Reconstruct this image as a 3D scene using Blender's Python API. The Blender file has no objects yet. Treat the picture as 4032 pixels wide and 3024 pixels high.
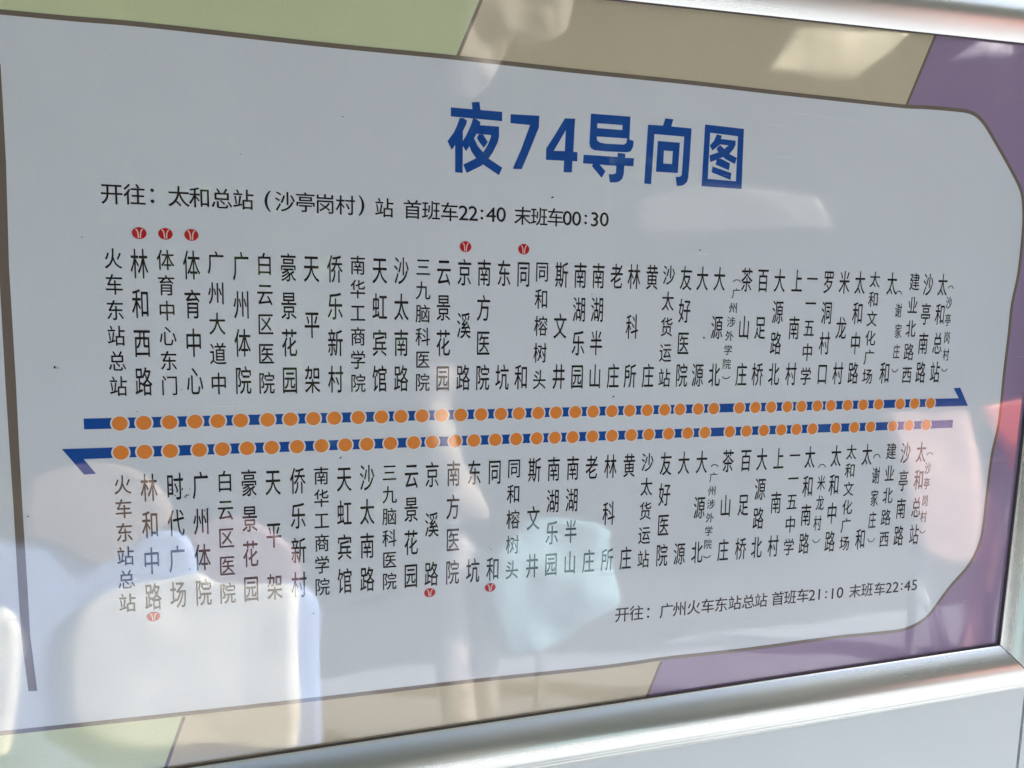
import bpy, bmesh, math, random
from mathutils import Matrix, Vector, noise
# ---------------------------------------------------------------- camera, sky, sun
S = bpy.context.scene
C = S.collection
D, H0 = 0.45, 1.40                       # camera distance to the board, height of its foot point
R = ((0.96169194, -0.01367391, 0.27379123), (-0.02104783, 0.99212382, 0.12347999), (-0.27332326, -0.12451242, 0.95382968))
def bw(c): return Vector((R[0][c], R[2][c], -R[1][c]))
cam = bpy.data.cameras.new('camera'); co = bpy.data.objects.new('camera', cam); C.objects.link(co)
right, up, back = bw(0), -bw(1), -bw(2)
M = Matrix((right, up, back)).transposed().to_4x4(); M.translation = Vector((0, -D, H0))
co.matrix_world = M
cam.sensor_width = 36; cam.lens = 36*3050/4032; cam.clip_start = 0.01; cam.clip_end = 300
S.camera = co
SUN_EL, SUN_AZ = math.radians(33), math.radians(22)      # azimuth measured from +X towards +Y (behind the board wall)
W = bpy.data.worlds.new('World'); S.world = W; W.use_nodes = True
nt = W.node_tree; nt.nodes.clear()
sky = nt.nodes.new('ShaderNodeTexSky'); sky.sky_type = 'NISHITA'; sky.sun_disc = False
sky.sun_elevation = SUN_EL; sky.sun_rotation = math.pi/2-SUN_AZ; sky.air_density = .8; sky.dust_density = 5.0; sky.ozone_density = .3
bg = nt.nodes.new('ShaderNodeBackground'); bg.inputs[1].default_value = 0.15
wo = nt.nodes.new('ShaderNodeOutputWorld'); nt.links.new(sky.outputs[0], bg.inputs[0]); nt.links.new(bg.outputs[0], wo.inputs[0])
sl = bpy.data.lights.new('sun', 'SUN'); so = bpy.data.objects.new('sun', sl); C.objects.link(so)
sl.energy = 5.0; sl.angle = math.radians(0.5); sl.color = (1, .95, .88)
sd = Vector((math.cos(SUN_EL)*math.cos(SUN_AZ), math.cos(SUN_EL)*math.sin(SUN_AZ), math.sin(SUN_EL)))
so.rotation_euler = sd.to_track_quat('Z', 'Y').to_euler()
S.view_settings.view_transform = 'Standard'; S.view_settings.look = 'None'; S.view_settings.gamma = 1.0
S.view_settings.exposure = 1.64
S.cycles.max_bounces = 8; S.cycles.glossy_bounces = 4
random.seed(4)
# ---------------------------------------------------------------- traced print layout, millimetres on the board plane (origin = foot of the camera)
UP = [('火车东站总站',-88.5),('林和西路',-76.1),('体育中心东门',-63.35),('体育中心',-50.56),('广州大道中',-38.35),('广州体院',-25.58),('白云区医院',-13.33),('豪景花园',-0.79),('天平架',11.54),('侨乐新村',24.34),('南华工商学院',36.92),('天虹宾馆',49.26),('沙太南路',61.63),('三九脑科医院',74.2),('云景花园',86.35),('京溪路',98.68),('南方医院',110.56),('东坑',122.77),('同和',134.83),('同和榕树头',146.57),('斯文井',159.06),('南湖乐园',171.22),('南湖半山',183.12),('老庄',195.36),('林科所',207.07),('黄庄',219.47),('沙太货运站',231.14),('友好医院',243.32),('大源',254.93),('大源北',267.25),('茶山庄',287.38),('百足桥',299.56),('大源路北',312.19),('上南村',325.59),('一一五中学',337.36),('罗洞村口',350.5),('米龙村',363.1),('太和中路',375.66),('太和文化广场',387.73),('太和',402.12),('建业北路西',421.23),('沙亭南路',433.09),('太和总站',445.66)]
LO = [('火车东站总站',-88.52),('林和中路',-75.44),('时代广场',-62.45),('广州体院',-49.3),('白云区医院',-36.53),('豪景花园',-23.78),('天平架',-10.86),('侨乐新村',2.72),('南华工商学院',15.8),('天虹宾馆',28.77),('沙太南路',41.9),('三九脑科医院',55.03),('云景花园',67.98),('京溪路',80.5),('南方医院',93.5),('东坑',106.44),('同和',119.26),('同和榕树头',131.64),('斯文井',144.9),('南湖乐园',157.53),('南湖半山',170.27),('老庄',183.06),('林科所',195.94),('黄庄',209.06),('沙太货运站',221.86),('友好医院',235.17),('大源',248.18),('大源北',261.35),('茶山庄',281.12),('百足桥',294.7),('大源路北',307.14),('上南村',320.33),('一一五中学',333.05),('太和南路',345.27),('太和中路',366.73),('太和文化广场',379.26),('太和',392.65),('建业北路西',413.36),('沙亭南路',426.04),('太和总站',439.76)]
UPD = [-88.53,-76.77,-63.94,-51.08,-39.33,-27.39,-13.1,-0.76,11.77,23.45,37.0,50.28,61.69,74.17,85.91,97.5,110.05,122.46,133.92,146.35,157.96,170.74,182.68,195.47,207.74,220.1,232.44,243.39,256.7,268.13,287.36,299.56,311.73,324.45,335.51,348.34,359.27,373.05,385.96,399.05,417.45,430.17,444.07]
LOD = [-88.61,-76.92,-64.08,-49.27,-37.36,-24.31,-11.2,2.62,16.12,29.49,41.85,55.48,69.28,80.39,94.29,105.85,119.27,132.52,145.81,157.63,169.5,182.78,196.15,209.55,221.88,236.03,249.84,262.54,281.08,293.82,307.21,320.81,332.78,345.72,364.67,380.06,393.75,412.66,426.8,442.05]
HEAD1 = [('开',-87.86,43.69),('往',-77.08,43.87),('：',-68.6,43.66),('太',-55.79,44.06),('和',-45.43,43.93),('总',-34.53,43.96),('站',-23.6,43.98),('(',-11.07,43.66),('沙',-2.06,43.98),('亭',8.8,44.11),('岗',19.27,43.8),('村',30.36,43.65),(')',39.09,43.79),('站',51.82,43.28),('首',67.82,43.05),('班',78.59,42.98),('车',89.35,42.76),('2',97.62,42.48),('2',103.37,42.47),(':',108.57,42.05),('4',114.09,42.3),('0',120.26,42.58),('末',133.5,42.44),('班',143.87,42.46),('车',154.14,42.46),('0',161.69,42.35),('0',167.66,42.31),(':',173.6,42.11),('3',179.39,42.37),('0',185.72,42.64)]
HEAD2 = [('开',208.22,-212.97),('往',218.65,-212.88),('：',227.2,-213.79),('广',240.66,-213.51),('州',250.5,-213.22),('火',261.02,-212.98),('车',271.67,-213.1),('东',282.05,-213.19),('站',292.71,-212.92),('总',303.44,-213.02),('站',313.43,-213.04),('首',326.92,-213.0),('班',337.06,-212.93),('车',347.39,-212.65),('2',355.04,-213.17),('1',361.08,-213.15),(':',366.91,-213.88),('1',372.38,-213.62),('0',378.72,-213.43),('末',391.59,-213.36),('班',402.08,-213.24),('车',413.13,-213.65),('2',421.23,-213.6),('2',427.34,-213.56),(':',432.82,-213.65),('4',437.84,-213.51),('5',444.29,-213.49)]
SUBS = [[('(',280.11,7.32,6.18,6.72),('广',280.06,-0.64,6.2,6.75),('州',278.52,-10.08,6.2,6.78),('涉',277.58,-19.29,6.21,6.8),('外',276.88,-28.48,6.22,6.84),('学',276.38,-37.72,6.23,6.87),('院',275.9,-46.95,6.24,6.9),(')',276.01,-55.88,6.26,6.93)],[('(',408.69,2.06,5.58,10.02),('谢',409.39,-10.12,5.6,10.09),('家',410.65,-24.64,5.62,10.17),('庄',410.63,-38.97,5.64,10.24),(')',410.44,-52.35,5.66,10.31)],[('(',452.96,6.74,5.38,8.79),('沙',452.54,-4.09,5.38,8.84),('亭',452.9,-16.37,5.41,8.89),('岗',453.63,-28.97,5.42,8.95),('村',454.11,-41.32,5.44,9.01),(')',453.87,-52.37,5.46,9.05)],[('(',271.04,-115.26,5.93,6.61),('广',270.69,-123.04,5.94,6.63),('州',270.2,-132.43,5.94,6.66),('涉',269.93,-141.54,5.95,6.69),('外',269.56,-150.83,5.97,6.72),('学',269.34,-160.11,5.98,6.75),('院',269.11,-169.31,5.99,6.78),(')',269.03,-177.9,6.0,6.81)],[('(',355.76,-119.16,6.48,10.92),('米',355.96,-131.17,6.5,10.98),('龙',356.16,-145.59,6.52,11.06),('村',355.26,-160.12,6.54,11.14),(')',355.13,-173.07,6.56,11.2)],[('(',401.2,-114.01,6.56,12.44),('谢',401.64,-127.85,6.58,12.53),('家',402.0,-144.59,6.61,12.63),('庄',401.69,-160.86,6.63,12.73),(')',402.0,-175.85,6.66,12.82)],[('(',447.77,-114.08,5.5,8.54),('沙',447.08,-124.66,5.5,8.59),('亭',447.18,-136.28,5.51,8.64),('岗',447.06,-148.91,5.53,8.69),('村',447.07,-161.04,5.55,8.74),(')',447.27,-172.66,5.56,8.79)]]
METRO = [(-75.52,24.18,3.53,3.07),(-62.84,24.28,3.53,3.04),(-50.12,24.2,3.53,3.07),(99.09,23.18,3.44,3.15),(134.66,22.9,3.44,3.14),(-75.64,-185.9,3.43,2.73),(79.61,-186.18,3.45,2.84),(117.77,-186.24,3.44,2.81)]
BORDER = [(-133.87,127.79),(-73.11,128.71),(22.66,128.06),(92.77,128.43),(161.45,127.92),(236.61,128.0),(304.5,127.34),(398.45,126.98),(413.04,127.67),(430.04,128.05),(452.41,128.16),(459.59,127.19),(468.46,121.88),(478.25,111.72),(491.72,97.06),(503.67,83.25),(509.1,75.68),(511.61,65.55),(513.12,55.86),(513.58,41.51),(513.61,32.19),(513.02,14.89),(509.99,-4.05),(509.93,-25.88),(509.14,-55.51),(509.05,-93.01),(505.34,-115.55),(504.27,-146.22),(503.78,-174.11),(500.93,-188.68),(492.54,-203.66),(477.59,-217.63),(460.26,-238.86),(451.87,-243.82),(443.33,-246.74),(436.31,-248.2),(424.84,-248.17),(402.24,-247.73),(372.51,-247.25),(299.8,-248.12),(243.89,-247.42),(196.37,-248.28),(103.68,-246.78),(19.76,-246.4),(-65.47,-245.44),(-153.58,-243.98)]
LINES = [[(92.77,128.43),(106.28,161.13)],[(402.32,127.8),(421.28,175.0)],[(-61.63,-247.36),(-72.34,-277.15)],[(238.67,-249.35),(228.03,-275.92)]]
BAR = [(-134.85,103.3),(-134.89,79.61),(-134.96,57.28),(-135.63,31.6),(-136.33,5.14),(-136.26,-53.02),(-136.56,-86.25),(-136.63,-120.17),(-136.47,-161.84),(-136.55,-190.2),(-134.71,-222.05),(-138.95,-221.79),(-140.73,-189.75),(-140.84,-161.46),(-140.72,-119.93),(-140.95,-86.09),(-141.06,-52.96),(-140.83,5.02),(-139.17,57.01),(-138.23,102.98)]
ARROWU = [(452.31,-74.23),(469.2,-74.18),(463.71,-65.85),(469.68,-65.66),(478.31,-80.02),(452.9,-79.65)]
ARROWL = [(-93.39,-89.31),(-116.8,-89.27),(-106.88,-103.56),(-101.14,-103.41),(-106.71,-95.28),(-93.62,-95.27)]
UBAR0 = -105.88
LBAR1 = 465.86
TITLE = {'夜': [[(101.52,104.9),(106.1,105.46),(106.82,100.88),(102.08,100.68)],[(89.42,101.08),(119.74,101.02),(119.77,95.79),(89.44,96.12)],[(94.61,95.64),(96.67,95.8),(98.95,94.55),(98.53,92.55),(96.59,88.48),(96.66,83.11),(92.17,80.47),(90.14,77.64),(87.65,82.3),(91.34,87.38),(93.16,91.43)],[(92.15,82.44),(96.63,84.9),(96.79,65.1),(92.36,65.19)],[(102.52,96.07),(104.62,95.7),(106.85,94.26),(106.57,92.44),(104.92,88.37),(103.26,85.01),(100.48,80.32),(98.63,77.49),(96.58,80.23),(96.66,83.11),(98.69,86.48),(101.26,92.04)],[(105.43,92.54),(118.01,92.58),(118.12,86.97),(113.25,87.53),(103.22,87.6)],[(118.08,89.33),(118.02,86.42),(117.3,83.47),(114.51,77.82),(112.18,74.4),(108.09,69.96),(99.18,65.24),(97.03,69.81),(105.15,74.13),(108.74,77.44),(111.35,81.61),(113.2,86.08),(113.34,88.98)],[(100.48,80.5),(103.26,85.01),(105.43,80.84),(108.74,77.44),(112.26,74.04),(120.41,69.51),(118.44,65.1),(108.85,70.55),(104.58,73.91),(101.66,77.7)],[(104.98,85.13),(105.89,87.36),(108.57,87.55),(111.4,83.42),(109.08,80.0),(106.74,82.55)]],'7': [[(124.84,100.16),(142.4,100.63),(142.3,94.03),(137.53,81.93),(132.28,69.42),(126.76,69.27),(132.0,81.55),(136.81,94.9),(124.83,95.09)]],'4': [[(158.26,100.4),(164.83,100.72),(164.24,81.49),(166.95,81.37),(166.93,76.04),(163.93,76.04),(163.73,69.37),(158.41,69.2),(158.49,75.88),(147.08,75.71),(147.1,82.21),(152.49,90.73)]],'4h': [[(151.96,81.24),(158.85,81.51),(159.08,93.61)]],'导': [[(174.74,104.41),(200.49,104.65),(200.33,91.18),(203.24,90.52),(203.01,87.17),(201.54,84.2),(199.16,83.47),(185.42,83.13),(177.58,83.31),(175.19,84.57),(174.33,87.09)],[(170.85,80.19),(192.92,80.3),(192.93,82.68),(197.92,82.63),(198.03,80.15),(203.85,80.29),(203.69,75.47),(197.64,75.34),(197.47,70.54),(196.63,67.6),(194.58,65.81),(192.47,65.16),(188.51,64.84),(187.52,69.8),(190.69,69.9),(192.25,70.71),(192.39,75.02),(170.61,75.18)],[(177.09,75.25),(181.54,75.06),(185.35,71.34),(182.98,67.3),(176.47,73.8)]],'导h': [[(179.07,99.15),(195.41,99.3),(195.43,96.37),(179.07,96.34)],[(178.99,91.41),(198.82,91.64),(198.4,89.0),(196.85,87.94),(185.25,87.61),(181.05,88.03),(179.18,89.31)]],'向': [[(223.77,105.51),(229.26,105.27),(228.11,100.95),(242.07,100.78),(241.82,82.97),(241.46,71.16),(240.67,68.16),(238.8,66.33),(236.6,65.57),(233.72,65.31),(232.6,70.65),(235.75,71.08),(236.8,72.37),(237.23,95.53),(216.91,95.56),(216.06,65.41),(211.37,65.54),(212.33,100.82),(222.36,101.0)],[(219.38,91.65),(234.44,91.64),(233.97,73.18),(218.97,73.17)]],'向h': [[(223.81,86.17),(229.86,86.19),(229.71,78.39),(223.75,78.41)]],'图': [[(251.31,103.9),(278.99,103.27),(279.69,65.93),(250.94,66.11)]],'图h': [[(255.15,99.16),(274.95,98.42),(275.3,70.52),(255.1,70.86)]],'图i': [[(259.84,98.52),(263.59,97.95),(262.85,95.93),(273.52,95.6),(273.57,92.97),(272.4,90.41),(269.44,86.99),(263.85,84.39),(256.32,81.19),(255.39,85.33),(261.92,87.73),(265.8,89.97),(268.52,92.38),(262.49,92.46),(261.13,91.38),(257.32,88.41),(255.32,91.33),(258.1,94.37)],[(262.51,92.21),(265.8,89.97),(269.14,87.22),(275.06,85.11),(273.86,81.15),(266.75,83.83),(261.95,87.24),(260.1,89.58)],[(260.74,83.6),(263.88,83.8),(270.37,81.33),(269.77,77.05),(260.1,79.94)],[(257.9,78.67),(271.67,75.42),(271.31,71.14),(257.66,74.98)]]}
SPECKS = [(151.87,54.16,1.0),(252.21,26.26,0.8),(258.17,-29.75,0.9),(196.01,-67.13,0.7),(26.78,-99.86,0.9),(115.49,-104.72,0.4),(-57.44,-58.74,0.5),(-118.14,-46.07,0.7),(-116.75,-46.48,0.5),(-58.25,-108.26,0.6),(-58.67,-113.98,0.9),(-57.25,-118.66,0.7),(-61.43,-115.27,0.7),(-64.62,-113.81,0.6),(-134.28,-124.85,0.5),(117.64,-161.5,0.5),(29.18,91.21,0.5),(-24.52,67.72,0.4),(-102.6,21.06,0.4),(216.06,-208.28,0.5),(189.14,-180.16,0.3),(10.57,-192.51,0.5),(-56.19,-160.02,0.4),(179.21,-3.26,0.4),(-79.91,-70.22,0.4),(-60.19,-112.46,0.5),(-59.51,-116.09,0.45),(-56.57,-117.69,0.5),(-55.65,-117.45,0.4),(-62.4,-117.37,0.5),(-63.09,-114.46,0.4),(-54.77,-114.18,0.35),(-60.77,-119.18,0.4),(-65.02,-110.08,0.35),(-21.29,-121.08,0.3),(-46.18,-106.68,0.45),(-47.49,-126.9,0.5),(-46.75,-128.69,0.4),(-45.62,-125.99,0.3)]
REFL = {'white1': [(-0.28, 0.486), (-0.276, 0.45), (-0.27, 0.424), (-0.258, 0.401), (-0.238, 0.385), (-0.213, 0.374), (-0.186, 0.37), (-0.159, 0.369), (-0.125, 0.366), (-0.112, 0.365), (-0.103, 0.37), (-0.095, 0.376), (-0.075, 0.381), (-0.01, 0.386), (0.007, 0.393), (0.007, 0.427), (0.007, 0.471), (0.007, 0.538), (0.004, 0.601), (-0.003, 0.61), (-0.07, 0.602), (-0.184, 0.584), (-0.22, 0.576), (-0.245, 0.566), (-0.264, 0.551), (-0.275, 0.537), (-0.28, 0.511)], 'white2': [(-0.333, 0.388), (-0.324, 0.4), (-0.319, 0.425), (-0.32, 0.455), (-0.324, 0.495), (-0.332, 0.535), (-0.339, 0.567), (-0.353, 0.573), (-0.375, 0.549), (-0.377, 0.448), (-0.358, 0.391)], 'blue': [(-0.367, 0.308), (-0.277, 0.318), (-0.248, 0.339), (-0.223, 0.343), (-0.206, 0.333), (-0.174, 0.307), (-0.129, 0.316), (-0.115, 0.353), (-0.107, 0.374), (-0.05, 0.385), (0.007, 0.387), (0.034, 0.417), (0.034, 0.477), (0.034, 0.548), (0.032, 0.62), (0.02, 0.654), (-0.023, 0.655), (-0.206, 0.624), (-0.384, 0.592)], 'peach': [(-0.311, 0.267), (-0.299, 0.237), (-0.245, 0.218), (-0.191, 0.227), (-0.153, 0.263), (-0.148, 0.295), (-0.177, 0.31), (-0.206, 0.333), (-0.223, 0.343), (-0.248, 0.339), (-0.277, 0.318), (-0.313, 0.303)], 'rose': [(-0.129, 0.316), (-0.078, 0.293), (-0.033, 0.31), (0.004, 0.346), (0.007, 0.387), (-0.05, 0.385), (-0.095, 0.378), (-0.115, 0.353)], 'tail': [(0.17, 0.107), (0.205, 0.107), (0.207, 0.175), (0.216, 0.224), (0.238, 0.264), (0.26, 0.318), (0.231, 0.313), (0.203, 0.301), (0.194, 0.261), (0.178, 0.223), (0.17, 0.174)], 'post': [(0.195, 0.35), (0.232, 0.352), (0.23, 0.462), (0.235, 0.555), (0.243, 0.615), (0.246, 0.652), (0.209, 0.647), (0.205, 0.614), (0.195, 0.573), (0.191, 0.513), (0.192, 0.439)], 'post2': [(0.232, 0.352), (0.265, 0.391), (0.268, 0.465), (0.272, 0.56), (0.275, 0.657), (0.246, 0.652), (0.243, 0.615), (0.235, 0.555), (0.23, 0.462)], 'cyan': [(0.253, 0.405), (0.27, 0.439), (0.276, 0.501), (0.3, 0.516), (0.326, 0.507), (0.372, 0.5), (0.408, 0.477), (0.455, 0.452), (0.454, 0.427), (0.442, 0.373), (0.434, 0.348), (0.331, 0.334), (0.296, 0.351), (0.262, 0.378)], 'pink': [(0.904, 0.187), (0.91, 0.185), (1.017, 0.184), (1.054, 0.185), (1.071, 0.196), (1.083, 0.217), (1.104, 0.259), (1.116, 0.301), (1.119, 0.365), (1.111, 0.428), (1.092, 0.439), (1.045, 0.434), (1.009, 0.424), (0.983, 0.393), (0.972, 0.355), (0.955, 0.334), (0.931, 0.262), (0.915, 0.222)], 'coral': [(1.101, 0.181), (1.18, 0.172), (1.273, 0.164), (1.298, 0.339), (1.19, 0.298), (1.163, 0.257), (1.131, 0.221)], 'quad': [(0.649, -0.311), (0.701, -0.379), (0.883, -0.388), (0.807, -0.318)], 'quad2': [(0.967, -0.357), (1.011, -0.387), (1.075, -0.388), (1.075, -0.371)], 'pale_top': [(0.219, -0.371), (0.351, -0.387), (0.363, -0.355), (0.353, -0.33), (0.325, -0.315), (0.299, -0.308), (0.281, -0.312), (0.267, -0.287), (0.253, -0.262), (0.24, -0.244), (0.205, -0.246), (0.194, -0.277), (0.208, -0.288), (0.218, -0.318)], 'streak1': [(0.965, 0.428), (0.972, 0.428), (1.053, 0.603), (1.044, 0.601)], 'streak0': [(0.955, 0.38), (0.98, 0.381), (1.076, 0.605), (1.04, 0.602)], 'coral2': [(1.121, 0.334), (1.237, 0.313), (1.283, 0.65), (1.093, 0.619), (1.101, 0.546), (1.119, 0.476), (1.123, 0.396)], 'streak2': [(1.017, 0.511), (1.023, 0.511), (1.076, 0.604), (1.066, 0.604)], 'dim1': [(0.451, -0.094), (0.457, -0.129), (0.533, -0.15), (0.754, -0.141), (0.78, -0.092), (0.474, -0.081)]}
# ---------------------------------------------------------------- materials
def lin(r, g, b): return tuple(((c/255+.055)/1.055)**2.4 if c > 10 else c/255/12.92 for c in (r, g, b))+(1,)
def mat(name, build):
    m = bpy.data.materials.new(name); m.use_nodes = True
    n = m.node_tree; p = n.nodes['Principled BSDF']; build(n, p); return m
def nd(n, t, **k):
    x = n.nodes.new(t)
    for a, b in k.items():
        if a.startswith('_'): x.inputs[a[1:].replace('_', ' ')].default_value = b
        else: setattr(x, a, b)
    return x
COAT_IOR = 2.05
def print_mat(name, col, vary=.05, cream=0):
    def b(n, p):
        tc = nd(n, 'ShaderNodeTexCoord')
        g = nd(n, 'ShaderNodeTexNoise', _Scale=900.0, _Detail=2.0)
        g2 = nd(n, 'ShaderNodeTexNoise', _Scale=9.0, _Detail=5.0, _Roughness=.6)
        mx = nd(n, 'ShaderNodeMath', operation='ADD')
        n.links.new(tc.outputs['Object'], g.inputs['Vector']); n.links.new(tc.outputs['Object'], g2.inputs['Vector'])
        n.links.new(g.outputs['Fac'], mx.inputs[0]); n.links.new(g2.outputs['Fac'], mx.inputs[1])
        mr = nd(n, 'ShaderNodeMapRange'); mr.inputs['From Min'].default_value = .7; mr.inputs['From Max'].default_value = 1.3
        mr.inputs['To Min'].default_value = 1-vary; mr.inputs['To Max'].default_value = 1+vary
        n.links.new(mx.outputs[0], mr.inputs['Value'])
        vm = nd(n, 'ShaderNodeVectorMath', operation='SCALE'); vm.inputs[0].default_value = col[:3]
        n.links.new(mr.outputs[0], vm.inputs['Scale']); n.links.new(vm.outputs[0], p.inputs['Base Color'])
        p.inputs['Roughness'].default_value = .65; p.inputs['Specular IOR Level'].default_value = .1
        p.inputs['Coat Weight'].default_value = 1; p.inputs['Coat IOR'].default_value = COAT_IOR
        # laminate: faint smears in gloss and a slow waviness
        sm = nd(n, 'ShaderNodeTexNoise', _Scale=14.0, _Detail=6.0, _Roughness=.65, _Distortion=1.0)
        n.links.new(tc.outputs['Object'], sm.inputs['Vector'])
        m2 = nd(n, 'ShaderNodeMapRange'); m2.inputs['From Min'].default_value = .35; m2.inputs['From Max'].default_value = .75
        m2.inputs['To Min'].default_value = .02; m2.inputs['To Max'].default_value = .08
        n.links.new(sm.outputs['Fac'], m2.inputs['Value'])
        mp = nd(n, 'ShaderNodeMapping'); mp.inputs['Scale'].default_value = (14, 1, 900); mp.inputs['Rotation'].default_value = (0, -.06, 0)
        sc = nd(n, 'ShaderNodeTexNoise', _Scale=1.0, _Detail=2.0)
        m3 = nd(n, 'ShaderNodeMapRange'); m3.inputs['From Min'].default_value = .68; m3.inputs['From Max'].default_value = .72; m3.inputs['To Max'].default_value = .22
        n.links.new(tc.outputs['Object'], mp.inputs[0]); n.links.new(mp.outputs[0], sc.inputs['Vector']); n.links.new(sc.outputs['Fac'], m3.inputs['Value'])
        ad = nd(n, 'ShaderNodeMath', operation='ADD'); n.links.new(m2.outputs[0], ad.inputs[0]); n.links.new(m3.outputs[0], ad.inputs[1]); n.links.new(ad.outputs[0], p.inputs['Coat Roughness'])
        wv = nd(n, 'ShaderNodeTexNoise', _Scale=7.0, _Detail=1.5)
        bp = nd(n, 'ShaderNodeBump', _Strength=.35, _Distance=.002)
        n.links.new(tc.outputs['Object'], wv.inputs['Vector']); n.links.new(wv.outputs['Fac'], bp.inputs['Height'])
        n.links.new(bp.outputs[0], p.inputs['Coat Normal'])
    return mat(name, b)
P_WHITE = print_mat('white_print', (.71, .758, .80), .035)
P_GREEN = print_mat('green_print', (.66, .72, .45))
P_BEIGE = print_mat('beige_print', (.62, .545, .39))
P_PURPLE = print_mat('purple_print', (.33, .245, .385))
P_LINE = print_mat('brown_grey_print', (.19, .155, .125))
P_BLUE = print_mat('blue_print', (.008, .075, .34))
P_ORANGE = print_mat('orange_print', (.84, .27, .05))
P_BLACK = print_mat('black_print', (.022, .016, .018))
P_RED = print_mat('red_print', (.52, .012, .022))
P_CREAM = print_mat('cream_print', (.80, .62, .58))
P_RING = print_mat('pale_print', (.78, .80, .82), .02)
def metal(n, p, sc_=(1.5, 110, 110)):
    tc = nd(n, 'ShaderNodeTexCoord'); mp = nd(n, 'ShaderNodeMapping'); mp.inputs['Scale'].default_value = sc_
    ns = nd(n, 'ShaderNodeTexNoise', _Scale=1.0, _Detail=4.0)
    n.links.new(tc.outputs['Object'], mp.inputs[0]); n.links.new(mp.outputs[0], ns.inputs['Vector'])
    mr = nd(n, 'ShaderNodeMapRange'); mr.inputs['To Min'].default_value = .25; mr.inputs['To Max'].default_value = .31
    n.links.new(ns.outputs['Fac'], mr.inputs['Value']); n.links.new(mr.outputs[0], p.inputs['Roughness'])
    bp = nd(n, 'ShaderNodeBump', _Strength=.04, _Distance=.0002); n.links.new(ns.outputs['Fac'], bp.inputs['Height']); n.links.new(bp.outputs[0], p.inputs['Normal'])
    p.inputs['Base Color'].default_value = (.76, .78, .74, 1); p.inputs['Metallic'].default_value = .8
M_ALU = mat('anodised_aluminium', metal)
M_ALU_V = mat('anodised_aluminium_upright', lambda n, p: metal(n, p, (110, 110, 1.5)))
def plain(col, rough=.5, bump=0, scale=60, vary=.12, coat=0):
    def b(n, p):
        tc = nd(n, 'ShaderNodeTexCoord'); ns = nd(n, 'ShaderNodeTexNoise', _Scale=float(scale), _Detail=6.0, _Roughness=.6)
        n.links.new(tc.outputs['Object'], ns.inputs['Vector'])
        mr = nd(n, 'ShaderNodeMapRange'); mr.inputs['From Min'].default_value = .3; mr.inputs['From Max'].default_value = .7
        mr.inputs['To Min'].default_value = 1-vary; mr.inputs['To Max'].default_value = 1+vary
        n.links.new(ns.outputs['Fac'], mr.inputs['Value'])
        vm = nd(n, 'ShaderNodeVectorMath', operation='SCALE'); vm.inputs[0].default_value = col[:3]
        n.links.new(mr.outputs[0], vm.inputs['Scale']); n.links.new(vm.outputs[0], p.inputs['Base Color'])
        p.inputs['Roughness'].default_value = rough
        p.inputs['Coat Weight'].default_value = coat
        if bump:
            bp = nd(n, 'ShaderNodeBump', _Strength=bump, _Distance=.01); n.links.new(ns.outputs['Fac'], bp.inputs['Height']); n.links.new(bp.outputs[0], p.inputs['Normal'])
    return b
M_PANEL = mat('pale_painted_steel', plain((.71, .775, .785), .4, .03, 3, .05, .15))
M_GASKET = mat('black_gasket', plain((.02, .025, .022), .7))
M_SHADE_BAND = mat('painted_shade_grey', plain((.07, .06, .06), .7))  # dark tone painted for the shade beside the frame's inner lip
M_PAVE = mat('pale_paving', plain((.30, .325, .37), .8, .3, 5, .12))
M_ROOF = mat('grey_green_roof', plain((.42, .43, .35), .5))
M_PALE = mat('pale_steel_post', plain((.27, .29, .32), .7))
# ---------------------------------------------------------------- helpers
def link(name, me, m=None, parent=None):
    o = bpy.data.objects.new(name, me); C.objects.link(o)
    if m: me.materials.append(m)
    if parent: o.parent = parent
    return o
def tag(o, label=None, cat=None, group=None, kind=None):
    for k, v in (('label', label), ('category', cat), ('group', group), ('kind', kind)):
        if v: o[k] = v
    return o
def empty(name, loc, label, cat, group=None):
    o = bpy.data.objects.new(name, None); C.objects.link(o); o.location = loc; o.empty_display_size = .05
    return tag(o, label, cat, group)
def pydata(name, vs, fs, m, parent=None, smooth=False):
    me = bpy.data.meshes.new(name); me.from_pydata(vs, [], fs); me.update()
    if smooth:
        for p in me.polygons: p.use_smooth = True
    return link(name, me, m, parent)
_cu = bpy.data.curves.new('tmp_outline', 'CURVE'); _cu.dimensions = '2D'; _cu.fill_mode = 'BOTH'
_co = bpy.data.objects.new('tmp_outline', _cu); C.objects.link(_co)
def fill(loops):
    _cu.splines.clear()
    for L in loops:
        s = _cu.splines.new('POLY'); s.points.add(len(L)-1); s.use_cyclic_u = True
        for p, q in zip(s.points, L): p.co = (q[0], q[1], 0, 1)
    _co.update_tag(); bpy.context.view_layer.update()
    e = _co.evaluated_get(bpy.context.evaluated_depsgraph_get()); me = e.to_mesh()
    r = [tuple(v.co) for v in me.vertices], [tuple(p.vertices) for p in me.polygons]; e.to_mesh_clear(); return r
def flat(name, shapes, z, m, parent, step=0.0):
    """shapes: list of loop lists (outline + holes), mm; z = height over the print base in mm"""
    vs, fs = [], []
    for i, loops in enumerate(shapes):
        v, f = fill(loops); k = len(vs); zz = z+step*i
        for x, y, _ in v: vs.append((x*.001, -zz*.001, y*.001))
        for t in f:
            a, b, c = (v[t[0]], v[t[1]], v[t[2]])
            ccw = (b[0]-a[0])*(c[1]-a[1])-(b[1]-a[1])*(c[0]-a[0]) > 0
            fs.append(tuple(k+j for j in (t if ccw else t[::-1])))
    return pydata(name, vs, fs, m, parent)
def ellipse(x, y, a, b, n=40): return [(x+a*math.cos(2*math.pi*i/n), y+b*math.sin(2*math.pi*i/n)) for i in range(n)]
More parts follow.
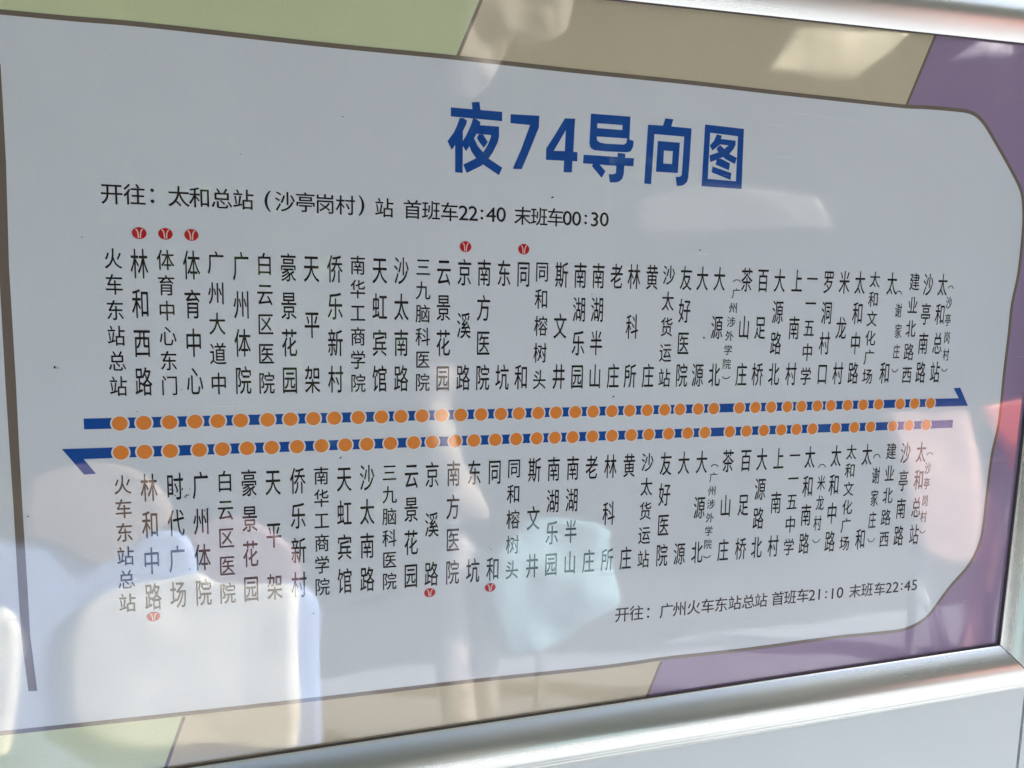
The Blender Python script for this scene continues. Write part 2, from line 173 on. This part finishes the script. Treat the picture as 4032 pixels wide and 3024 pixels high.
def smooth_path(P, k=4):
    out = []
    for i in range(len(P)-1):
        p0, p1, p2, p3 = P[max(i-1, 0)], P[i], P[i+1], P[min(i+2, len(P)-1)]
        for j in range(k):
            t = j/k
            out.append(tuple(.5*((2*p1[c])+(-p0[c]+p2[c])*t+(2*p0[c]-5*p1[c]+4*p2[c]-p3[c])*t*t+(-p0[c]+3*p1[c]-3*p2[c]+p3[c])*t**3) for c in (0, 1)))
    out.append(P[-1]); return out
def ribbon(P, w):
    L, Rr = [], []
    for i, p in enumerate(P):
        a = P[max(i-1, 0)]; b = P[min(i+1, len(P)-1)]; d = Vector((b[0]-a[0], b[1]-a[1])).normalized(); n = Vector((-d.y, d.x))*w/2
        L.append((p[0]+n.x, p[1]+n.y)); Rr.append((p[0]-n.x, p[1]-n.y))
    return L+Rr[::-1]
_fc = bpy.data.curves.new('tmp_text', 'FONT'); _fc.resolution_u = 4
_fo = bpy.data.objects.new('tmp_text', _fc); C.objects.link(_fo)
_gl = {}
def glyph(ch, off=0):
    if (ch, off) not in _gl:
        _fc.body = ch; _fc.offset = off; bpy.context.view_layer.update()
        e = _fo.evaluated_get(bpy.context.evaluated_depsgraph_get()); me = e.to_mesh()
        v = [(p.co.x, p.co.y) for p in me.vertices]; f = [tuple(p.vertices) for p in me.polygons]; e.to_mesh_clear()
        xs = [p[0] for p in v]; ys = [p[1] for p in v]
        _gl[(ch, off)] = (v, f, (min(xs)+max(xs))/2, (min(ys)+max(ys))/2)
    return _gl[(ch, off)]
def put(vs, fs, ch, x, y, w, h, z, ink=False, off=0):
    v, f, ix, iy = glyph(ch, off)
    cx, cy = (ix, iy) if ink else (.5, .38)
    for dx, dy, dz in ((-.007, .006, 0), (.007, -.006, .02)):      # two passes of ink give the print's slightly heavier stroke
        k = len(vs)
        for a, b in v: vs.append(((x+(a-cx+dx)*w)*.001, -(z+dz)*.001, (y+(b-cy+dy)*h)*.001))
        fs += [tuple(k+j for j in t) for t in f]
# ---------------------------------------------------------------- the board
board = empty('route_sign_board', (0, 0, H0), 'framed laminated night bus route sign with blue Chinese title and two rows of station names', 'sign board')
def X(line, y):     # x of a traced straight line at height y
    (x0, y0), (x1, y1) = line; return x0+(x1-x0)*(y-y0)/(y1-y0)
YT, YM, YB = 200, -60, -300
l1, l2, l3, l4 = LINES
flat('green_print_field', [[[(-440, 40), (X(l1, 40), 40), (X(l1, YT), YT), (-440, YT)]]], .05, P_GREEN, board)
flat('beige_print_field', [[[(X(l1, 40), 40), (X(l2, 40), 40), (X(l2, YT), YT), (X(l1, YT), YT)]]], .05, P_BEIGE, board)
flat('purple_print_field', [[[(X(l2, 40), 40), (X(l2, YT), YT), (570, YT), (570, YB), (X(l4, YB), YB), (X(l4, -220), -220), (430, -140), (430, 0)]]], .05, P_PURPLE, board)
flat('green_print_field', [[[(-440, -220), (X(l3, -220), -220), (X(l3, YB), YB), (-440, YB)]]], .05, P_GREEN, board)
flat('beige_print_field', [[[(X(l3, -220), -220), (X(l4, -220), -220), (X(l4, YB), YB), (X(l3, YB), YB)]]], .05, P_BEIGE, board)
for a, b in LINES:
    d = Vector((b[0]-a[0], b[1]-a[1])); e = (b[0]+d.x*.6, b[1]+d.y*.6)
    flat('dividing_line', [[ribbon([a, e], 1.9)]], .10, P_LINE, board)
bp_ = [(-440, BORDER[0][1]+(BORDER[0][1]-BORDER[1][1])*1.0)]+BORDER
bl = (BORDER[-1][1]-BORDER[-2][1])/(BORDER[-1][0]-BORDER[-2][0])
bp_ = bp_+[(-440, BORDER[-1][1]+bl*(-440-BORDER[-1][0]))]
def relax(P, step=3.0, sig=4.5):
    Q = smooth_path(P, 12); out = [Q[0]]; acc = 0
    for a, b in zip(Q, Q[1:]):
        d = math.dist(a, b)
        while acc+d >= step:
            t = (step-acc)/d; a = (a[0]+(b[0]-a[0])*t, a[1]+(b[1]-a[1])*t); out.append(a); d = math.dist(a, b); acc = 0
        acc += d
    out.append(Q[-1]); n = int(3*sig/step); res = []
    for i in range(len(out)):
        m = min(n, i, len(out)-1-i); ws = [math.exp(-(k*step)**2/2/sig**2) for k in range(-m, m+1)]; W_ = sum(ws)
        res.append(tuple(sum(w*out[i+k][c] for w, k in zip(ws, range(-m, m+1)))/W_ for c in (0, 1)))
    return res
path = relax(bp_)
flat('white_print_field', [[path]], .15, P_WHITE, board)
flat('border_line', [[ribbon(path, 2.5)]], .20, P_LINE, board)
flat('divider_bar', [[BAR]], .20, P_LINE, board)
# title
T = TITLE
def title(name_shapes, step=.012): return flat('title_character', name_shapes, .20, P_BLUE, board, step)
title([[p] for p in T['夜']]); title([T['7']]); title([T['4']+T['4h']])
title([[T['导'][0]]+T['导h'], [T['导'][1]], [T['导'][2]]])
title([[T['向'][0]], [T['向'][1]]+T['向h']])
title([T['图']+T['图h']]+[[p] for p in T['图i']])
# headings
for H, ex, nx in ((HEAD1, 11.4, 0), (HEAD2, 11.0, 0)):
    vs, fs = [], []
    x0, x1 = H[0][1], H[-1][1]
    for c, x, y in H:
        k = 1.0
        if c in '0123456789:()': put(vs, fs, c, x, y, ex*1.12, ex*1.05, .2, True)
        elif c == '：': put(vs, fs, c, x, y, ex, ex, .2, True)
        else: put(vs, fs, c, x, y, ex*.98, ex, .2, False)
    pydata('heading_text', vs, fs, P_BLACK, board)
# station names
def column(name, x, top, bot, z=.2):
    n = len(name); h = {2: 16.6, 3: 16.6, 4: 16.6, 5: 13.0, 6: 11.4}[n]; w = 8.9 if n < 5 else 9.0
    t = top+.045*h-h/2; b = bot-.045*h+h/2
    vs, fs = [], []
    for i, c in enumerate(name): put(vs, fs, c, x, t+(b-t)*i/(n-1), w, h, z)
    return pydata('station_name', vs, fs, P_BLACK, board)
for t, x in UP: column(t, x, 15.9, -61.6)
for t, x in LO: column(t, x, -104.8, -181.9)
def bracket(x, y, w, h, up):
    P = []
    for i in range(13):
        a = math.pi*i/12; P.append((x-w/2*math.cos(a), y+(h*math.sin(a)-h/2)*(1 if up else -1)))
    return ribbon(P, .62)
for G in SUBS:
    vs, fs = [], []
    w0 = sum(g[3] for g in G)/len(G); h0 = sum(g[4] for g in G)/len(G)
    for c, x, y, w, h in G:
        if c in '()':
            v, f = fill([bracket(x, y, w0*.85, h0*.22, c == '(')]); k = len(vs)
            vs += [(a*.001, -.0002, b*.001) for a, b, _ in v]
            for t in f:
                a, b, d = v[t[0]], v[t[1]], v[t[2]]
                ccw = (b[0]-a[0])*(d[1]-a[1])-(b[1]-a[1])*(d[0]-a[0]) > 0
                fs.append(tuple(k+j for j in (t if ccw else t[::-1])))
        else: put(vs, fs, c, x, y, w0*1.06, h0*1.06, .2)
    pydata('bracketed_station_name', vs, fs, P_BLACK, board)
# route bars and station dots
UY0, UY1, LY0, LY1 = -73.4, -79.2, -89.4, -95.2
def bar_and_arrow(rect, arrow, y0, y1):
    return flat('route_arrow', [[rect], [arrow]], .20, P_BLUE, board, .01)
aU = list(ARROWU); aU[0] = (aU[0][0], UY0); aU[1] = (aU[1][0], UY0); aU[4] = (aU[4][0], UY1); aU[5] = (aU[5][0], UY1)
aL = list(ARROWL); aL[0] = (aL[0][0], LY0); aL[1] = (aL[1][0], LY0); aL[4] = (aL[4][0], LY1); aL[5] = (aL[5][0], LY1)
bar_and_arrow([(UBAR0, UY0), (aU[0][0]+.5, UY0), (aU[0][0]+.5, UY1), (UBAR0, UY1)], aU, 0, 0)
bar_and_arrow([(aL[0][0]-.5, LY0), (LBAR1, LY0), (LBAR1, LY1), (aL[0][0]-.5, LY1)], aL, 0, 0)
def disc_mesh(name, r, m):
    vs = [(0, 0, 0)]+[(x*.001, 0, y*.001) for x, y in ellipse(0, 0, r, r, 36)]
    fs = [(0, 1+i, 1+(i+1) % 36) for i in range(36)]
    me = bpy.data.meshes.new(name); me.from_pydata(vs, [], fs); me.materials.append(m); return me
m_dot = disc_mesh('station_dot', 3.85, P_ORANGE); m_ring = disc_mesh('dot_ring', 4.75, P_RING)
for xs, y in ((UPD, -76.5), (LOD, -92.4)):
    for i, x in enumerate(xs):
        d = link('station_dot', m_dot, None, board); d.location = (x*.001, -.00036, y*.001)
        r = link('dot_ring', m_ring, None, d); r.location = (0, .00008+.00002*(i % 2), 0)
for x, y, a, b in METRO:
    s = flat('metro_symbol', [[ellipse(x, y, a, b)]], .30, P_RED, board)
    L = [(-.50, .72), (-.32, .48), (-.22, .2), (-.17, -.1), (-.15, -.45), (-.14, -.82)]
    for sg in (1, -1):
        P = smooth_path([(x+sg*p*a*1.0, y+q_*b) for p, q_ in L], 3)
        flat('symbol_stroke', [[ribbon(P, .62)]], .34, P_CREAM, s)
# specks of dirt on the laminate
vs, fs = [], []
M_DIRT = mat('dark_dirt', plain((.03, .022, .018), .8))
for x, y, r in SPECKS:
    k = len(vs); n = 9; e = random.uniform(.5, 1); th = random.uniform(0, 3)
    pts = []
    for i in range(n):
        a = 2*math.pi*i/n; rr = r*random.uniform(.6, 1.05); px, py = rr*math.cos(a), rr*e*math.sin(a)
        pts.append((x+px*math.cos(th)-py*math.sin(th), y+px*math.sin(th)+py*math.cos(th)))
    vs += [(a*.001, -.00045, b*.001) for a, b in pts]+[(x*.001, -.0008, y*.001)]
    fs += [(k+i, k+(i+1) % n, k+n) for i in range(n)]
o = pydata('dirt_specks', vs, fs, M_DIRT, board); o['kind'] = 'stuff'
# backing tray and frame
def box(name, x0, x1, y0, y1, z0, z1, m, parent=None, bevel=0):
    bm = bmesh.new(); bmesh.ops.create_cube(bm, size=1)
    for v in bm.verts: v.co = Vector(((x0+x1)/2+v.co.x*(x1-x0), (y0+y1)/2+v.co.y*(y1-y0), (z0+z1)/2+v.co.z*(z1-z0)))
    if bevel: bmesh.ops.bevel(bm, geom=bm.edges[:], offset=bevel, segments=2, affect='EDGES')
    me = bpy.data.meshes.new(name); bm.to_mesh(me); bm.free(); return link(name, me, m, parent)
box('backing_tray', -.46, .5655, .0, .018, -.3065, .193, M_GASKET, board)
IN = [(-450, -283.0), (529.5, -269.3), (535.0, 177.6), (-450, 156.5)]     # inner frame corners BL BR TR TL
PROF = [(0, 2.5), (.4, 3.1), (5, 6.0), (10, 8.5), (14.5, 10.1), (18.5, 10.7), (23, 10.4), (27, 9.4), (30.2, 7.9), (30.6, 7.0), (31.3, 6.9), (33.4, 5.8), (33.8, 5.0), (35.0, 4.9), (38.2, 3.0), (39.2, 1.8), (39.4, -3.0)]
SHADE_BAND = [(-.35, .35), (-.35, 1.9), (-.1, 2.3), (.2, 2.45)]  # added dark band, stands in for shade between print and rail
def spl(P):
    out = []
    for i in range(len(P)-1):
        sharp = abs(P[i+1][0]-P[i][0])+abs(P[i+1][1]-P[i][1]) < 1.3 or i == 0
        k = 1 if sharp else 5
        p0, p1, p2, p3 = P[max(i-1, 0)], P[i], P[i+1], P[min(i+2, len(P)-1)]
        for j in range(k):
            t = j/k; out.append(tuple(.5*((2*p1[c])+(-p0[c]+p2[c])*t+(2*p0[c]-5*p1[c]+4*p2[c]-p3[c])*t*t+(-p0[c]+3*p1[c]-3*p2[c]+p3[c])*t**3) for c in (0, 1)))
    out.append(P[-1]); return out
def offset_corner(i, s):
    a, b, c = Vector(IN[i-1]), Vector(IN[i]), Vector(IN[(i+1) % 4])
    def ln(p, q_):
        d = (q_-p).normalized(); n = Vector((d.y, -d.x)); return p+n*s, d
    p, d = ln(a, b); r, e = ln(b, c)
    t = ((r.x-p.x)*e.y-(r.y-p.y)*e.x)/(d.x*e.y-d.y*e.x); return p+d*t
for i, name_, PR, m_, gap in [(i, 'frame_rail', spl(PROF), (M_ALU, M_ALU_V)[i % 2], .5) for i in range(4)]+[(i, 'shade_band', SHADE_BAND, M_SHADE_BAND, 0) for i in range(4)]:
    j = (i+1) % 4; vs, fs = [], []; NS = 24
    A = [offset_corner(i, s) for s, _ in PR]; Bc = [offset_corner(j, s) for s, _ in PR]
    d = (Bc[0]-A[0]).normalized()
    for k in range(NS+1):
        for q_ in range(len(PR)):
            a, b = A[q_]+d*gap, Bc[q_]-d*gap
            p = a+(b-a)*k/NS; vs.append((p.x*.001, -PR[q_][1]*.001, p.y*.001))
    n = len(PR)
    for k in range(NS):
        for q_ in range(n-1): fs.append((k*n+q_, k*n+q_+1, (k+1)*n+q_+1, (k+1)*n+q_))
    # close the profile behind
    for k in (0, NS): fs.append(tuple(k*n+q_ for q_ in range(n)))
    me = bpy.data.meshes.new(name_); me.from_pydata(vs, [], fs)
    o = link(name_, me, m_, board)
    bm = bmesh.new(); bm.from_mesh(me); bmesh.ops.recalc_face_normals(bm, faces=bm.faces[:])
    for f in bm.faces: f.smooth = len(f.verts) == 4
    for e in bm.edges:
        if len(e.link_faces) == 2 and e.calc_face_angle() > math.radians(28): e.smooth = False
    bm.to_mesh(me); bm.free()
# ---------------------------------------------------------------- shelter wall round the board
SEAM = .5675
lab = 'pale grey painted steel shelter panel '
wp = [('below the route sign, left of the dark seam', -1.6, SEAM-.0015, 0, H0-.305, 1),
      ('right of the dark seam beside the sign', SEAM+.0015, .95, 0, 2.2, 1),
      ('above the top rail of the sign', -1.6, SEAM-.0015, H0+.205, 2.2, 1),
      ('left of the sign at the edge of the wall', -1.6, -.465, H0-.305, H0+.205, 1)]
for t, x0, x1, z0, z1, _ in wp:
    tag(box('shelter_wall_panel', x0, x1, .003, .03, z0, z1, M_PANEL, None), lab+t, 'wall panel', 'painted panels of the shelter wall')
tag(box('wall_seam_gasket', SEAM-.0045, SEAM+.0045, .006, .032, 0, 2.2, M_GASKET), 'dark vertical rubber seam between two pale panels at bottom right', 'gasket')
tag(box('shelter_roof', -2.6, 1.0, -1.4, .12, 2.21, 2.29, M_ROOF, None, .01), 'grey green metal roof slab over the shelter wall, out of view, sized to darken rail reflections', 'roof')  # roof out of view, depth and end set for dark rail reflections
g = pydata('road', [(-60, -60, -.12), (60, -60, -.12), (60, 60, -.12), (-60, 60, -.12)], [(0, 1, 2, 3)], mat('asphalt', plain((.07, .07, .075), .85, .3, 40, .2))); g['kind'] = 'structure'
g = box('pavement', -60, 60, -2.25, 8, -.12, 0, M_PAVE); g['kind'] = 'structure'
# ---------------------------------------------------------------- unseen cutouts added opposite the board, shaped to appear as its reflections
def world(u, v, L): s = D+L; return (u*s, -L, H0-v*s)
def shell(name, key, L, col, label, cat, part='panel', posts=True, th=.012, rough=.45, group=None, bump=0, amp=.012, freq=3.0):
    P = [world(u, v, L) for u, v in REFL[key]]
    xs = [p[0] for p in P]; zs = [p[2] for p in P]; cx = (min(xs)+max(xs))/2
    root = empty(name, (cx, -L-th/2, 0), label, cat, group)
    loop = [(p[0]-cx, p[2]) for p in P]
    if len(loop) > 6: loop = smooth_path(loop+[loop[0]], 4)[:-1]
    v, f = fill([loop]); bm = bmesh.new()
    bv = [bm.verts.new((a, th/2, b)) for a, b, _ in v]
    for t in f:
        try: bm.faces.new([bv[i] for i in t])
        except ValueError: pass
    bmesh.ops.triangulate(bm, faces=bm.faces[:])
    for _ in range(5):
        long_ = [e for e in bm.edges if e.calc_length() > .045]
        if not long_: break
        bmesh.ops.subdivide_edges(bm, edges=long_, cuts=1); bmesh.ops.triangulate(bm, faces=bm.faces[:])
    for w_ in bm.verts: w_.co.y += amp*noise.noise(Vector((w_.co.x*freq+L*7, 0, w_.co.z*freq*1.3)))*2+amp*.5*noise.noise(Vector((w_.co.x*freq*3, 5, w_.co.z*freq*3)))
    r = bmesh.ops.extrude_face_region(bm, geom=bm.faces[:])
    for e in r['geom']:
        if isinstance(e, bmesh.types.BMVert): e.co.y -= th
    bmesh.ops.recalc_face_normals(bm, faces=bm.faces[:])
    me = bpy.data.meshes.new(part); bm.to_mesh(me); bm.free()
    for f_ in me.polygons: f_.use_smooth = abs(f_.normal.y) > .3
    link(part, me, mat(name+'_paint', plain(col, rough, bump, 12, .06)), root)
    if posts:
        w = (max(xs)-min(xs)); zt = (min(zs)+max(zs))/2
        for k in (0,):
            box('post', k*w-.012, k*w+.012, -th/2-.06, -th/2-.03, 0, zt, M_PALE, root)
    return root
shell('reflection_cutout', 'white1', 1.5, (.82, .83, .80), 'wide white seat back with rounded corners facing the sign', 'cutout', 'cutout_face')
shell('reflection_cutout', 'white2', 1.5, (.86, .87, .84), 'white seat back left of the wide white one, facing the sign', 'cutout', 'cutout_face')
shell('reflection_sheet', 'blue', 1.53, (.30, .42, .72), 'pale blue low screen behind the white cutouts, added to reflect in the sign', 'sheet')
shell('reflection_cutout', 'peach', 1.515, (.25, .19, .16), 'peach coloured rounded seat added to reflect above the pale blue screen', 'cutout', 'cutout_face')
shell('reflection_cutout', 'rose', 1.545, (.23, .14, .17), 'dusky rose seat added to reflect behind the pale blue screen', 'cutout', 'cutout_face')
shell('reflection_curve', 'tail', 1.5, (.40, .36, .32), 'cream banner hanging over the pale post', 'curved_cutout', 'crumpled', True, .02, .7, None, .3, .03, 6.0)
shell('pale_reflection', 'post', 1.55, (.48, .45, .47), 'pale pinkish post shape, added to reflect in the sign', 'post', 'upright_face', False, .06)
shell('grey_reflection', 'post2', 1.59, (.36, .36, .38), 'grey post shape beside the pale pinkish one, added to reflect in the sign', 'post', 'upright_face', False, .06)
shell('reflection_blob', 'cyan', 1.5, (.19, .35, .41), 'light blue cloth bag on a stand, added to reflect in the sign', 'blob', 'crumpled', True, .05, .7, None, .6, .04, 4.0)
shell('reflection_cutout', 'pink', 1.5, (.58, .37, .35), 'pink seat back with rounded corners facing the sign', 'cutout', 'cutout_face')
shell('reflection_cutout', 'coral', 1.7, (.85, .12, .04), 'coral seat at the right end of the row, added to reflect in the sign', 'cutout', 'cutout_face')
shell('reflection_plate', 'quad', 3.0, (.62, .60, .45), 'pale tilted plate on the hedge opposite the top of the board', 'plate', 'panel', False)
shell('reflection_plate', 'quad2', 3.0, (.42, .42, .50), 'greyish small plate on the hedge opposite the top right corner', 'plate', 'panel', False)
shell('reflection_patch', 'pale_top', 3.0, (.24, .225, .205), 'pale patch on the hedge opposite the board top', 'shade', 'panel', False, .03, .7, None, .3, .05, 4.0)
shell('reflection_strip', 'streak1', 1.85, (.8, .8, .84), 'longer bright slanting rod near the lower right corner, added to reflect in the sign', 'strip', 'strip', False, .02, .3)
shell('reflection_strip', 'streak2', 1.85, (.8, .8, .84), 'shorter bright slanting rod near the lower right corner, added to reflect in the sign', 'strip', 'strip', False, .02, .3)
shell('dim_reflection_plate', 'dim1', 3.0, (.09, .09, .08), 'dim grey plate on the hedge opposite the middle of the board, added to reflect in it', 'plate', 'panel', False)
shell('reflection_cutout', 'coral2', 1.78, (.36, .20, .21), 'dusky pink seat below the coral one, added to reflect in the sign', 'cutout', 'cutout_face')
shell('pale_reflection_plate', 'streak0', 1.9, (.40, .40, .46), 'slim pale plate behind the two bright strips, added to reflect in the sign', 'board', 'panel', False)
# dark clipped hedge added out of view to keep the sign's reflections dark
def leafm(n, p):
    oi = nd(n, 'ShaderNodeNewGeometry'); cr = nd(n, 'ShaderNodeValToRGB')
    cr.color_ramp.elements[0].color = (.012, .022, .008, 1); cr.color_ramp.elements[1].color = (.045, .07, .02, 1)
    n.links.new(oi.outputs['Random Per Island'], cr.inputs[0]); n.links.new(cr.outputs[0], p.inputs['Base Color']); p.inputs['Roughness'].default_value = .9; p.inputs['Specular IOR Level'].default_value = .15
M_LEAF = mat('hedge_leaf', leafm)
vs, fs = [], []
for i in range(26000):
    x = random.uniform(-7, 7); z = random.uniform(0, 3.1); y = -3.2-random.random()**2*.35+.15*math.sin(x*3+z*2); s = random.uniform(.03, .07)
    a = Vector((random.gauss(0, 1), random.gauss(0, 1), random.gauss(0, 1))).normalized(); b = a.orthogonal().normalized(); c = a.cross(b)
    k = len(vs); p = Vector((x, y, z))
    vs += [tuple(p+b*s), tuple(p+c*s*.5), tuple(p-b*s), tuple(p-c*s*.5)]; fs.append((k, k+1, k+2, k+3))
backdrop_hedge = empty('backdrop_hedge', (0, -3.4, 0), 'tall dark green clipped hedge across the pavement added out of view as a dark backdrop for the sign', 'backdrop_hedge')
o = pydata('foliage', [(a, b+3.4, c) for a, b, c in vs], fs, M_LEAF, backdrop_hedge); o['kind'] = 'stuff'
box('hedge_core', -7, 7, -.5, -.1, 0, 3.0, mat('hedge_dark', plain((.012, .018, .008), .9)), backdrop_hedge)
for o in (_co, _fo): bpy.data.objects.remove(o)
